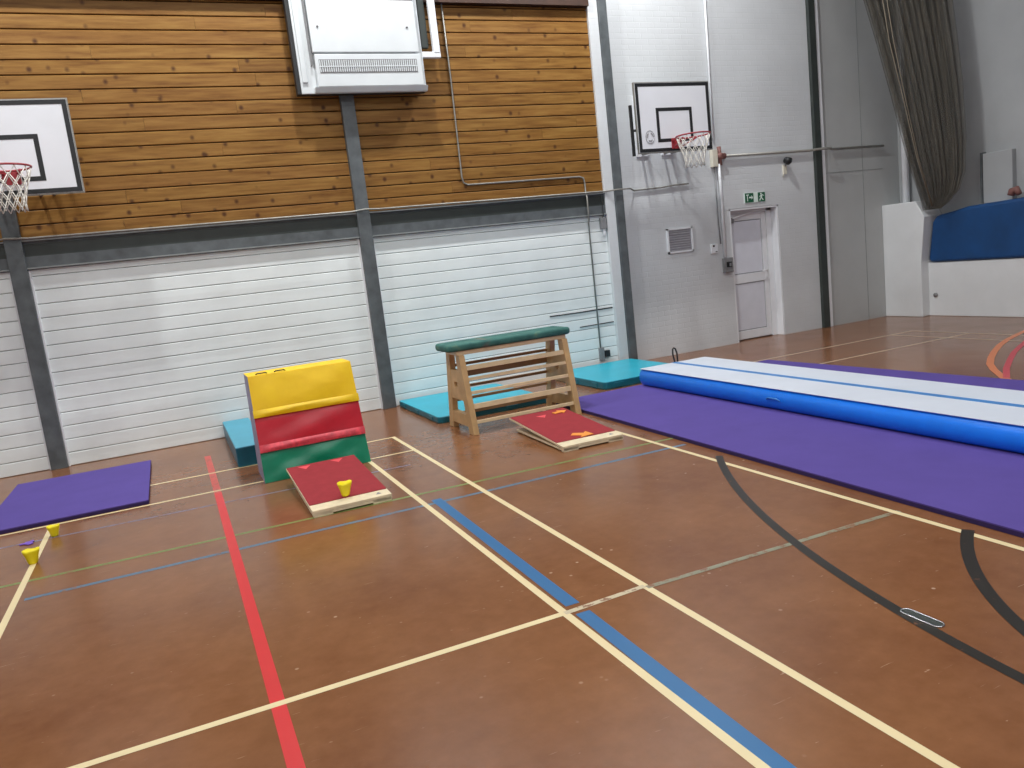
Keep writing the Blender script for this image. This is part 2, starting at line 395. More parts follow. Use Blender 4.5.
for x0, x1 in ((XL, -3.325), (-3.165, .37), (.53, 3.87)):
    o = boards(x0, x1, 0.0, 2.14, .1475, W-.05, 'siding', .03, joints=False, gap=.006, cut=.006).build('trim_%d' % n); struct(o); n += 1
    o = boards(x0, x1, 2.44, 4.88, .1505, W-.06, 'wood', .035, gap=.011, cut=.006).build('trim_%d' % n); struct(o); n += 1
    b = MB(); b.box((x0, W-.02, 4.88), (x1, W-.14, 5.6), 'fascia'); struct(b.build('trim_%d' % n)); n += 1  # dark brown band above the pine boards
    b = MB()       # steel channel between cladding and siding
    b.box((x0, W, 2.14), (x1, W-.07, 2.44), 'steel'); b.box((x0, W-.07, 2.14), (x1, W-.105, 2.155), 'steel_light')
    b.box((x0, W-.07, 2.155), (x1, W-.082, 2.27), 'steel'); b.box((x0, W-.07, 2.27), (x1, W-.074, 2.40), 'steel_dark'); b.box((x0, W-.06, 2.425), (x1, W-.115, 2.44), 'steel_light')
    struct(b.build('trim_%d' % n)); n += 1
for i, (x0, x1) in enumerate(COLS):
    b = MB(); m = 'steel' if i < 3 else 'steel_dark'
    b.box((x0, W, 0), (x1, W-(.13 if i < 3 else .06), CEIL), m)
    if i < 2:
        b.box((x0-.022, W, 0), (x0, W-.075, 2.13), 'white'); b.box((x1, W, 0), (x1+.022, W-.075, 2.13), 'white')
    if i == 3: b.box((x1, W, 0), (x1+.08, W-.04, CEIL), 'white')
    struct(b.build('trim_%d' % n, bevel=.004)); n += 1
b = MB(); b.box((8.85, W, 0), (8.858, W-.004, 6), 'steel_light'); b.box((8.05, W, 2.46), (9.3, W-.004, 2.468), 'steel_light'); struct(b.build('trim_%d' % n)); n += 1
b = MB(); b.box((3.87, W, 0), (4.02, W-.10, CEIL), 'brick'); struct(b.build('trim_%d' % n, bevel=.006)); n += 1

# door
dr = MB(); x0, x1, zt = D[0]+.002, D[1]-.002, D[2]-.002; yb = W+.14
dr.box((x0, yb, 0), (x0+.05, yb+.07, zt), 'white'); dr.box((x1-.13, yb, 0), (x1, yb+.07, zt), 'white'); dr.box((x0, yb, zt-.07), (x1, yb+.07, zt), 'white')
dr.box((x0, W+.004, zt-.03), (x1, yb, zt), 'white'); dr.box((x1-.03, W+.004, 0), (x1, yb, zt), 'white'); dr.box((x0, W+.004, 0), (x0+.03, yb, zt), 'white')
dr.box((x0, yb+.065, 0), (x1, yb+.10, zt), 'white')
door = struct(dr.build('door_1', bevel=.004))
dl = MB(); a, c_ = x0+.055, x1-.135; y0 = yb+.01
for bx in (((a, y0, .02), (a+.085, y0+.05, zt-.075)), ((c_-.085, y0, .02), (c_, y0+.05, zt-.075)), ((a+.086, y0, .02), (c_-.086, y0+.05, .15)), ((a+.086, y0, .90), (c_-.086, y0+.05, 1.04)), ((a+.086, y0, zt-.18), (c_-.086, y0+.05, zt-.075))):
    dl.box(*bx, 'white')
for z0, z1 in ((.15, .90), (1.04, zt-.18)):
    dl.box((a+.085, y0+.022, z0), (c_-.085, y0+.045, z1), 'door_seal'); dl.box((a+.10, y0+.012, z0+.015), (c_-.10, y0+.045, z1-.015), 'door_p')
dl.build('door_leaf', parent=door, bevel=.003)
h = MB(); h.box((c_-.06, y0-.012, .93), (c_-.03, y0, 1.12), 'white'); h.tube([(c_-.045, y0-.012, 1.06), (c_-.045, y0-.05, 1.06), (c_-.16, y0-.05, 1.06)], .009, 'white'); h.build('door_handle', parent=door)
h = MB(); h.box((a+.03, y0-.05, zt-.21), (a+.11, y0, zt-.13), 'grey_metal'); h.bar((a+.08, y0-.055, zt-.14), (a+.50, y0-.05, zt-.055), .02, .018, 'white'); h.build('door_closer', parent=door, bevel=.003)

# exit sign
t = thing('exit_sign', (6.575, W, 2.19), 'green and white rectangular exit sign with running figure above the white door', 'sign')
g = MB(); g.box((-.20, 0, -.075), (.20, -.012, .075), 'white_sign'); g.box((-.195, -.012, -.07), (-.03, -.0135, .07), 'green_sign'); g.box((.055, -.012, -.07), (.195, -.0135, .07), 'green_sign')
sub('panel', g, t)
g = MB(); yy = (-.0135, -.0145)
def pic(pts): g.prism([(x, z) for x, z in pts], 'y', yy[0], yy[1], 'white_sign')
pic([(-.17, .035), (-.12, .035), (-.12, .050), (-.17, .050)]); pic([(-.155, -.05), (-.14, -.05), (-.14, .035), (-.155, .035)])
sub('doorway_pictogram', g, t); g = MB(); pic([(-.115, -.008), (-.07, -.008), (-.07, -.03), (-.04, .003), (-.07, .036), (-.07, .014), (-.115, .014)])
sub('arrow_pictogram', g, t); g = MB(); pic([(.115+.014*math.cos(k), .047+.014*math.sin(k)) for k in [2*math.pi*i/10 for i in range(10)]])
pic([(.10, -.015), (.13, -.015), (.145, .03), (.115, .032)]); pic([(.13, .03), (.165, .012), (.17, .022), (.135, .042)]); pic([(.112, .03), (.082, .008), (.09, .0), (.118, .02)])
pic([(.10, -.015), (.12, -.015), (.095, -.058), (.075, -.05)]); pic([(.115, -.015), (.135, -.012), (.165, -.045), (.15, -.055)])
sub('figure_pictogram', g, t)

# vent grille
t = thing('wall_vent', (5.13, W, 1.675), 'grey slatted square vent grille set in the white brick wall left of the door', 'vent')
g = MB(); 
for bx in (((-.225, 0, -.18), (-.20, -.025, .18)), ((.20, 0, -.18), (.225, -.025, .18)), ((-.225, 0, -.18), (.225, -.025, -.155)), ((-.225, 0, .155), (.225, -.025, .18))): g.box(*bx, 'white')
sub('frame', g, t)
g = MB(); g.box((-.2, 0, -.155), (.2, -.004, .155), 'vent')
for i in range(9):
    z = -.14+i*.0345; g.hexa([(-.2, -.018, z-.012), (.2, -.018, z-.012), (.2, -.004, z+.006), (-.2, -.004, z+.006), (-.2, -.018, z-.009), (.2, -.018, z-.009), (.2, -.004, z+.009), (-.2, -.004, z+.009)], 'vent')
sub('slats', g, t)

# ------------------------------------------------------------------ conduits, boxes
def pipe(name, pts, r, m, label, cat='pipe', clips=()):
    b = MB(); b.tube(pts, r, m, 8)
    for p in clips: b.tube([(p[0]-.012, p[1], p[2]), (p[0]+.012, p[1], p[2])], r*1.6, m, 8)
    return tag(b.build(name), label, cat)
yw = W-.075
pipe('conduit_pipe', [(1.80, yw, 5.2), (1.81, yw, 4.0), (1.80, yw, 2.78), (1.815, yw, 2.71), (1.87, yw, 2.68), (3.51, yw, 2.68), (3.57, yw, 2.66), (3.585, yw, 2.60), (3.585, yw, 2.46), (3.57, yw-.05, 2.40), (3.57, yw-.05, 2.1), (3.59, yw+.01, 2.05), (3.59, yw+.01, .26)], .011, 'galv',
     'thin pale conduit running down the pine boards, then right, then down to a socket')
pipe('conduit_pipe', [(XL+.1, yw-.04, 2.455), (-3.4, yw-.04, 2.455), (-3.3, yw-.09, 2.465), (-3.1, yw-.04, 2.455), (.3, yw-.04, 2.455), (.48, yw-.08, 2.47), (.66, yw-.04, 2.465), (3.9, yw-.04, 2.455), (4.05, yw-.09, 2.46), (4.25, yw-.09, 2.46), (4.4, W-.02, 2.44), (4.85, W-.02, 2.45), (5.1, W-.02, 2.47), (5.35, W-.02, 2.475)], .011, 'galv',
     'long thin horizontal conduit along the top of the grey steel beam')
pipe('wall_pipe', [(6.03, W-.04, 2.83), (7.7, W-.04, 2.83), (7.84, W-.16, 2.83), (8.02, W-.16, 2.83), (8.15, W-.04, 2.83), (9.3, W-.04, 2.83)], .02, 'galv', 'horizontal grey pipe across the right end of the back wall above the exit sign')
pipe('wall_pipe', [(5.87, W-.04, 5.6), (5.85, W-.03, 3.1)], .016, 'white', 'white vertical pipe rising behind the right edge of the basketball board')
pipe('wall_pipe', [(5.90, W-.05, 2.72), (5.905, W-.05, 2.3), (5.91, W-.04, 1.34)], .022, 'white', 'white vertical pipe dropping to the grey switch box beside the door')
pipe('wall_pipe', [(5.83, W-.03, 2.68), (5.835, W-.03, 1.9), (5.85, W-.03, 1.55)], .009, 'grey_metal', 'thin grey cable pipe just left of the thicker white drop pipe')
pipe('wall_pipe', [(9.56, 1.66, .9), (9.56, 1.66, 6.5)], .055, 'white', 'thick white vertical pipe in the corner rising behind the gathered net')
b = MB(); b.box((5.78, W, 2.68), (5.88, W-.07, 2.93), 'white_warm'); tag(b.build('junction_box', bevel=.008), 'small cream box on the wall at the left end of the horizontal grey pipe', 'box')
b = MB(); b.tube([(5.93, W-.04, 2.97), (5.93, W-.05, 2.70)], .03, 'brownred', 10); b.tube([(5.89, W-.05, 2.83), (6.02, W-.05, 2.83)], .045, 'brownred', 10); b.tube([(5.93, W-.05, 2.85), (5.93, W-.09, 2.83)], .04, 'brownred', 10)
tag(b.build('pipe_valve'), 'rusty red pipe valve beside the small cream box on the wall', 'valve')
t = thing('switch_box', (5.95, W, 1.22), 'grey metal switch box on the wall just left of the white door', 'switch')
g = MB(); g.box((-.08, 0, -.11), (.08, -.07, .11), 'grey_metal'); sub('case', g, t, bevel=.006)
g = MB(); g.box((-.05, -.07, -.03), (.04, -.085, .05), 'dark'); g.box((-.01, -.085, -.02), (.01, -.11, .03), 'grey_metal'); sub('switch_lever', g, t, bevel=.003)
t = thing('thermostat', (5.73, W, 1.50), 'small white control box on the wall between the vent and the switch box', 'control')
g = MB(); g.box((-.06, 0, -.08), (.06, -.035, .06), 'white'); sub('case', g, t, bevel=.006)
g = MB(); g.tube([(-.02, -.035, .03), (-.02, -.045, .03)], .016, 'dark', 10); sub('dial', g, t)
g = MB(); g.box((.01, -.035, -.06), (.04, -.042, -.05), 'dark'); sub('indicator', g, t)
t = thing('wall_sensor', (7.2, W, 2.66), 'small dark round sensor on a pale bracket right of and above the exit sign', 'sensor')
g = MB(); g.tube([(0, -.04, .05), (0, -.11, .02), (0, -.13, 0)], [.05, .06, .02], 'black', 12); sub('head', g, t)
g = MB(); g.box((-.04, 0, -.16), (.03, -.02, -.02), 'white_warm'); g.bar((0, -.01, -.04), (0, -.07, .02), .02, .02, 'grey_metal'); g.tube([(-.02, -.01, -.10), (-.05, -.015, -.2)], .008, 'white_warm'); sub('bracket', g, t)
b = MB(); b.box((3.77, W-.05, 1.95), (3.85, W-.11, 2.10), 'grey_metal'); b.tube([(3.81, W-.08, 2.1), (3.81, W-.11, 2.13), (3.81, W-.11, 2.4)], .006, 'dark'); b.tube([(3.81, W-.08, 1.95), (3.82, W-.08, 1.86)], .02, 'white')
tag(b.build('junction_box', bevel=.004), 'tiny grey box hanging just below the right end of the steel beam', 'box')
t = thing('wall_socket', (3.67, W-.05, .21), 'small black socket at the foot of the white boards behind the turquoise mat', 'socket')
g = MB(); g.box((-.025, 0, -.045), (.05, -.05, .045), 'black'); sub('socket_case', g, t, bevel=.004)
g = MB(); g.box((-.11, 0, -.09), (-.03, -.03, .09), 'grey_metal'); sub('back_box', g, t, bevel=.004)
# cables on siding right portion
b = MB(); b.tube([(2.85, W-.055, .845), (3.3, W-.056, .84), (3.85, W-.055, .845)], .008, 'dark'); tag(b.build('wall_cable'), 'upper dark cable lying along the white boards left of the brick pier', 'cable')
b = MB(); b.tube([(3.3, W-.055, .635), (3.85, W-.055, .64)], .006, 'dark'); tag(b.build('wall_cable'), 'lower dark cable lying along the white boards left of the brick pier', 'cable')

# ------------------------------------------------------------------ heater
t = thing('wall_heater', (.65, W-.14, 3.80), 'large white wall heater with a perforated grille high on the pine cladding', 'heater')
g = MB(); g.box((-.79, 0, 0), (.76, -.10, 1.9), 'black'); g.box((-.745, -.10, 0), (.76, -.125, 1.9), 'heater'); sub('back_panel_shade_gap', g, t, bevel=.006)  # black slab stands in for the shadow gap left of the white panel
g = MB(); g.box((-.56, -.125, .06), (.71, -.20, .42), 'heater'); g.prism([(-.125, .0), (-.16, .0), (-.20, .06), (-.125, .06)], 'x', -.60, .76, 'heater')
g.box((-.57, -.125, .44), (.70, -.195, 1.02), 'heater'); g.box((-.57, -.125, 1.06), (.70, -.195, 1.9), 'heater'); g.box((-.57, -.125, 1.02), (.70, -.17, 1.06), 'grey_metal')
g.box((-.72, -.125, .12), (-.66, -.145, 1.9), 'heater'); g.box((-.60, -.125, .30), (-.585, -.17, 1.9), 'grey_metal')
sub('casing', g, t, bevel=.006)
g = MB(); g.box((-.52, -.20, .21), (.65, -.203, .36), 'grey_metal')
for i in range(46):
    x = -.515+i*.0254
    g.box((x, -.203, .22+.0), (x+.010, -.21, .35), 'heater')
g.box((-.52, -.203, .275), (.65, -.211, .285), 'heater')
sub('grille', g, t)
for x in (-.48, .58): g = MB(); g.tube([(x, -.195, .72), (x, -.205, .72)], .012, 'grey_metal', 10); sub('screw_cap', g, t)
g = MB(); g.bar((.955, -.09, .44), (.955, -.09, 2.0), .085, .06, 'white', up=(0, 1, 0)); g.bar((.74, -.09, .43), (1.0, -.09, .43), .06, .07, 'white'); sub('duct', g, t, bevel=.008)
g = MB(); g.box((.78, -.02, .52), (.87, -.08, 1.9), 'steel_dark'); sub('dark_slot', g, t, bevel=.005)  # dark bar filling the slot between casing and duct

# ------------------------------------------------------------------ basketball goals
def goal(x, z, y, label, mark, rz=.14):
    t = thing('basketball_goal', (x, W, z), label, 'basketball goal', 'wall mounted basketball goals')
    # x,z = centre-bottom of board; board front at local y
    d = y-W
    g = MB(); g.box((-.6, d, 0), (.6, d+.03, .9), 'board'); g.box((-.6, d+.006, -.012), (.6, d+.036, 0), 'galv'); g.box((-.612, d+.006, -.012), (-.6, d+.036, .912), 'galv'); g.box((.6, d+.006, -.012), (.612, d+.036, .912), 'galv'); g.box((-.6, d+.006, .9), (.6, d+.036, .912), 'galv'); sub('backboard', g, t)
    g = MB(); e = (d-.002, d)
    def fr(xa, xb, za, zb, wd):
        g.box((xa, e[0], za), (xb, e[1], za+wd), 'black'); g.box((xa, e[0], zb-wd), (xb, e[1], zb), 'black')
        g.box((xa, e[0], za+wd), (xa+wd, e[1], zb-wd), 'black'); g.box((xb-wd, e[0], za+wd), (xb, e[1], zb-wd), 'black')
    fr(-.598, .598, .002, .898, .045); fr(-.295, .295, .125, .575, .045)
    sub('board_markings', g, t)
    if mark:
        g = MB()
        for k in range(3):
            a = k*2.1; g.tube([(-.42+.05*math.cos(a+i*.25), d-.003, .2+.05*math.sin(a+i*.25)) for i in range(6)], .006, 'grey_metal', 5)
        g.tube([(-.42+.07*math.cos(i*.5), d-.003, .2+.085*math.sin(i*.5)) for i in range(13)], .003, 'grey_metal', 5)
        sub('emblem', g, t)
    ry = d-.15-.225
    g = MB(); g.tube([(.225*math.cos(a), ry+.225*math.sin(a), rz) for a in [2*math.pi*i/28 for i in range(28)]], .010, 'ring', 8, closed=True); sub('ring', g, t)
    g = MB(); g.box((-.08, d, rz-.11), (.08, d-.012, rz+.03), 'ring')
    g.bar((-.06, d-.005, rz-.0), (-.10, ry+.20, rz), .025, .02, 'ring'); g.bar((.06, d-.005, rz), (.10, ry+.20, rz), .025, .02, 'ring')
    g.bar((-.055, d-.01, rz-.10), (-.12, ry+.06, rz-.015), .016, .016, 'ring'); g.bar((.055, d-.01, rz-.10), (.12, ry+.06, rz-.015), .016, .016, 'ring')
    g.prism([(-.012+d, rz-.10), (-.012+d, rz), (d-.14, rz)], 'x', -.004, .004, 'ring')
    sub('ring_bracket', g, t)
    g = MB(); K = 12; rows = [(0, .22), (.09, .195), (.17, .165), (.25, .14), (.33, .125), (.40, .13)]
    for k in range(K):
        for s in (1, -1):
            pts = [(rr*math.cos(2*math.pi*(k+s*i*.5)/K), ry+rr*math.sin(2*math.pi*(k+s*i*.5)/K), rz-.01-h_) for i, (h_, rr) in enumerate(rows)]
            g.tube(pts, .005, 'net_w', 5)
    sub('net', g, t)
    for sx in (-.2, .23):
        g = MB(); g.bar((sx, -.011, .02), (sx, -.011, .85), .2, .02, 'white', up=(0, 1, 0)); sub('wall_plate', g, t)
    for sx in (-.2, .17, .29):
        for zz_ in (.8, .05):
            g = MB(); g.tube([(sx, -.021, zz_), (sx, d+.03, zz_)], .018, 'galv'); sub('support_arm', g, t)
    g = MB(); g.bar((-.655, d+.06, -.03), (-.655, d+.06, .63), .035, .03, 'black', up=(0, 1, 0)); g.bar((-.655, d+.06, .3), (-.55, d+.03, .3), .03, .03, 'black'); sub('side_post', g, t)
goal(4.80, 2.88, 1.33, 'white basketball backboard with hoop on the white brick wall left of the exit door', True)
goal(-3.08, 2.84, 1.33, 'white basketball backboard with hoop on the pine boards at the left edge', False, .21)

# ------------------------------------------------------------------ divider net + blue mat + end wall things
def net_layer(y0, amp, ph, inset, cnt):
    mb = MB(); cols = 90; rows = [(6.4, -.92, .62), (5.1, -.86, .54), (4.2, -.52, .43), (3.45, -.26, .35), (2.7, -.02, .31), (2.2, .18, .34), (1.95, .30, .44), (1.78, .40, .62), (1.70, .46, .76)]
    # interpolate rows
    rr = []
    for i in range(len(rows)-1):
        for k in range(5):
            f = k/5; rr.append(tuple(rows[i][j]*(1-f)+rows[i+1][j]*f for j in range(3)))
    rr.append(rows[-1])
    vs = []; fs = []
    for r_, (z, a, b_) in enumerate(rr):
        c0 = 8.85
        for k in range(cols+1):
            u = inset+(1-2*inset)*k/cols; amp2 = amp*(1 if z > 1.9 else .6)
            wv = amp2*math.sin(u*cnt*math.pi*2+ph+math.sin(z*.7+ph)*.4)+.015*math.sin(u*57+z)
            x = (c0+a)*(1-u)+9.22*u+wv*.6; y = (y0+.05)*(1-u)+b_*u+wv*.8
            vs.append((x, y, z))
    n_ = cols+1
    for r_ in range(len(rr)-1):
        for k in range(cols): fs.append((r_*n_+k, r_*n_+k+1, (r_+1)*n_+k+1, (r_+1)*n_+k))
    mb.add(vs, fs, 'net', True); return mb
t = thing('divider_net', (9.3, 1.05, 1.66), 'dark gathered divider net hanging down onto the blue mat in the far corner', 'net')
for i, (yy_, am, ph, ins, cnt) in enumerate(((.98, .022, 0, 0, 13), (1.08, .02, 1.7, .05, 17), (1.16, .02, 3.1, .14, 9))):
    o = net_layer(yy_, am, ph, ins, cnt).build('net_fold', parent=t)
g = MB(); 
for a_, b_ in ((0, 0), (.05, .03), (.3, .02), (.36, .04)):
    g.tube([(8.22+a_, .9-b_, 5.2), (8.38+a_, .88-b_, 4.2), (8.62+a_*.9, .88, 3.4), (8.9+a_*.6, .9, 2.5), (9.22+a_*.3, .92, 1.75)], .006, 'spot_cord', 6)
g.build('draw_cord', parent=t)
b = MB(); pts = [(-3.2, .865), (1.12, .865), (1.14, .93), (1.06, 1.5), (.98, 1.60), (.72, 1.635), (.46, 1.685), (-.4, 1.72), (-3.2, 1.72)]
b.prism(pts, 'x', 9.38, 9.62, 'blue_mat'); tag(b.build('crash_mat', bevel=.05, seg=4), 'navy blue vinyl mat standing on the low wall under the gathered net', 'mat')
t = thing('wall_cupboard', (9.67, .3, 1.75), 'pale cupboard fixed to the end wall behind the top of the blue mat', 'cupboard')
g = MB(); g.box((-.0, -.42, -.05), (-.09, .03, .68), 'endwall'); sub('door_panel', g, t, bevel=.006)
g = MB(); g.box((-.0, .035, -.05), (-.10, .065, .70), 'steel'); sub('side_edge', g, t)
g = MB()
g.tube([(9.5, -.15, 1.77), (9.5, -.17, 1.83), (9.5, -.23, 1.85), (9.5, -.27, 1.77)], [.05, .055, .05, .04], 'brownred', 8)
tag(g.build('cloth_bundle'), 'small pink and brown bundle lying on top of the blue mat', 'bundle')
b = MB(); b.tube([(XR, 1.05, .34), (XR-.02, 1.05, .34)], .035, 'grey_metal', 12); tag(b.build('wall_outlet'), 'small dark round outlet low on the white end wall below the blue mat', 'outlet')

# ------------------------------------------------------------------ mats
def flat_mat(name, corners, z, m, edge, label, cat, bevel=.006):
    xs = sum(c[0] for c in corners)/4; ys = sum(c[1] for c in corners)/4
    t = thing(name, (xs, ys, 0), label, cat)
    b = MB(); q = [(x-xs, y-ys) for x, y in corners]
    b.prism(q, 'z', .001, z-.008, edge); sub('foam_base', b, t)
    b = MB(); b.prism(q, 'z', z-.008, z, m); sub('top_surface', b, t)
    return t
flat_mat('carpet_mat', [(-3.54, 1.12), (-3.56, -.715), (-2.32, -.715), (-2.325, 1.10)][::-1], .035, 'purple', 'purple_edge', 'small purple mat on the floor at the left edge, by the grey column', 'mat')
flat_mat('carpet_mat', [(5.0, .03), (1.905, .03), (1.71, -9), (5.5, -9)], .035, 'purple', 'purple_edge', 'long purple mat laid under the inflatable blue and white track', 'mat')

def vinyl_mat(x0, x1, y0, y1, h, label, z0=0.001, seams=3, mt='turq', ms='turq_dark', warp=0):
    cx, cy = (x0+x1)/2, (y0+y1)/2
    t = thing('gym_mat', (cx, cy, 0), label, 'mat', 'turquoise mats by the wall')
    b = MB(); r = .06; P = []
    for (px, py, a0) in ((x1-cx-r, y1-cy-r, 0), (x0-cx+r, y1-cy-r, 90), (x0-cx+r, y0-cy+r, 180), (x1-cx-r, y0-cy+r, 270)):
        for k in range(5): a = math.radians(a0+k*22.5); P.append((px+r*math.cos(a), py+r*math.sin(a)))
    b.prism(P, 'z', z0, h, mt); b.mi = b.mi
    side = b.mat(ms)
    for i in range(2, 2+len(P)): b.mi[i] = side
    o = sub('mat_body', b, t, bevel=.014, seg=3)
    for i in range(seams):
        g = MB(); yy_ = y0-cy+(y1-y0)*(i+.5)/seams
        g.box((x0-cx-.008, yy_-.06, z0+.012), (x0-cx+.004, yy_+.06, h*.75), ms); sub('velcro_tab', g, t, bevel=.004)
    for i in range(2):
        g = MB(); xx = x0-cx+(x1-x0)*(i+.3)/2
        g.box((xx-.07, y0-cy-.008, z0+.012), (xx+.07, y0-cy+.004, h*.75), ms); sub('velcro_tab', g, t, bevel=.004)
    return t
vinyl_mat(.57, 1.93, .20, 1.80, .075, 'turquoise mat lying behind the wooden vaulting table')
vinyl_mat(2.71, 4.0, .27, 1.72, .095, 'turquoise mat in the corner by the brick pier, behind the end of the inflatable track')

# ------------------------------------------------------------------ inflatable track
t = thing('air_track', (3.445, -4.5, .036), 'long inflatable tumbling track, white on top with blue walls and a blue centre stripe', 'inflatable track')
x0, x1, y0, y1, hh = -.475, .475, -4.6, 4.45, .20
prof = []
for k in range(9): a = math.radians(-90+180*k/8); prof.append((x1-.06+.075*math.cos(a), hh/2+hh/2*math.sin(a)))
for k in range(9): a = math.radians(90+180*k/8); prof.append((x0+.06+.075*math.cos(a), hh/2+hh/2*math.sin(a)))
b = MB(); b.prism(prof, 'y', y0, y1, 'at_blue')
for i in range(2, len(b.sm)): b.sm[i] = True
sub('inflatable_body', b, t)
b = MB(); b.box((x0+.01, y0, hh-.004), (x1-.01, y1+.012, hh+.004), 'at_white'); sub('top_sheet', b, t, bevel=.003); t.rotation_euler = (0, 0, -.011)
b = MB(); b.box((-.025, y0, hh+.004), (.045, y1+.01, hh+.0055), 'at_stripe'); sub('centre_stripe', b, t)
for yy_ in (2.2, -.9):
    b = MB(); b.tube([(x0-.016, yy_-.09, .10), (x0-.026, yy_-.05, .118), (x0-.026, yy_+.05, .118), (x0-.016, yy_+.09, .10)], .007, 'at_stripe', 6); sub('side_handle', b, t)
b = MB(); b.tube([(.05, y1+.03, .16), (.035, y1+.05, .30), (.045, y1+.06, .355), (.065, y1+.065, .37), (.085, y1+.06, .355), (.095, y1+.05, .30), (.085, y1+.03, .16)], .010, 'dark', 8); sub('carry_strap', b, t)

# ------------------------------------------------------------------ soft shapes
def softbox(c8, m, nu=14, nw=8, bulge=.0, amp=.0, seed=0, rows_face=None):
    """box from 8 corners; the front face (verts 0,1,5,4) is a wrinkled, bulged grid"""
    rnd = random.Random(seed); mb = MB(); c8 = [Vector(v) for v in c8]
    ph = [(rnd.uniform(4, 16), rnd.uniform(-9, 9), rnd.uniform(0, 6.3), rnd.uniform(.3, 1)) for _ in range(5)]
    front = []
    nrm = (c8[1]-c8[0]).cross(c8[4]-c8[0]).normalized()
    for j in range(nw+1):
        for i in range(nu+1):
            u, v = i/nu, j/nw
            p = (c8[0]*(1-u)+c8[1]*u)*(1-v)+(c8[4]*(1-u)+c8[5]*u)*v
            e = min(1, 6*min(u, 1-u))*math.sin(math.pi*v)**.6 if 0 < v < 1 else 0
            wv = sum(s_*math.sin(a*u+b_*v+c_2) for a, b_, c_2, s_ in ph)/3
            front.append(p+nrm*(bulge*e+amp*e*wv))
    fs = [(j*(nu+1)+i, j*(nu+1)+i+1, (j+1)*(nu+1)+i+1, (j+1)*(nu+1)+i) for j in range(nw) for i in range(nu)]
    mb.add(front, fs, m, True)
    return mb
t = thing('foam_vaulting_block', (-.92, -.5, 0), 'tall foam block of yellow, red and green padded layers by the wall', 'foam block')
Zs = [0, .275, .572, .925]; Yf = [-.35, -.30, -.24, -.16]; Yb = [.14, .16, .18, .2]; Xa = [-.47, -.465, -.46, -.455]
mats = ['green_v', 'red_v', 'yellow']
for i in range(3):
    z0, z1 = Zs[i]+(.002 if i == 0 else 0), Zs[i+1]-.004
    a0, a1 = Xa[i], Xa[i+1]; f0, f1 = Yf[i]-.012*(1-i*.2), Yf[i+1]-.0
    c8 = [(a0, f0, z0), (-a0, f0, z0), (-a0, Yb[i], z0), (a0, Yb[i], z0), (a1, f1, z1), (-a1, f1, z1), (-a1, Yb[i+1], z1), (a1, Yb[i+1], z1)]
    mb = softbox(c8, mats[i], bulge=.010, amp=(.022, .013, .010)[i], seed=i+3, nu=24, nw=12)
    V8 = c8
    mb.add(V8, [(0, 3, 2, 1), (4, 5, 6, 7), (2, 3, 7, 6)], mats[i]); mb.add(V8, [(1, 2, 6, 5), (3, 0, 4, 7)], 'lilac')
    nm = ['green_layer', 'red_layer', 'yellow_layer'][i]
    o = sub(nm, mb, t)
    o['label'] = nm.replace('_', ' ')
for nm, zc, yy0, m in (('yellow_flap', .575, -.245, 'yellow_hi'), ('red_flap', .275, -.305, 'red_hi')):
    mb = softbox([(-.466, yy0-.022, zc-.012), (.466, yy0-.022, zc-.012), (.466, yy0, zc-.012), (-.466, yy0, zc-.012), (-.466, yy0-.008, zc+.055), (.466, yy0-.008, zc+.055), (.466, yy0+.01, zc+.055), (-.466, yy0+.01, zc+.055)], m, bulge=.012, amp=.008, seed=9, nu=26, nw=5)
    mb.add([(-.466, yy0-.022, zc-.012), (.466, yy0-.022, zc-.012), (.466, yy0+.02, zc-.012), (-.466, yy0+.02, zc-.012)], [(0, 1, 2, 3)], m)
    sub('joining_flap', mb, t)
for xx in (-.33, -.17):
    mb = MB(); mb.tube([(xx-.05, -.10, .923), (xx-.035, -.10, .931), (xx+.035, -.10, .931), (xx+.05, -.10, .923)], .006, 'dark', 6); sub('carry_handle', mb, t)

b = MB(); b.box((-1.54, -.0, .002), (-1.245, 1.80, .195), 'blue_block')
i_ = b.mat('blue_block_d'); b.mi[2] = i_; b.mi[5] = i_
o = b.build('foam_beam', bevel=.012, seg=3, loc=(-1.4, .9, 0)); tag(o, 'low light blue foam block between the wall and the yellow, red and green foam block', 'foam block')

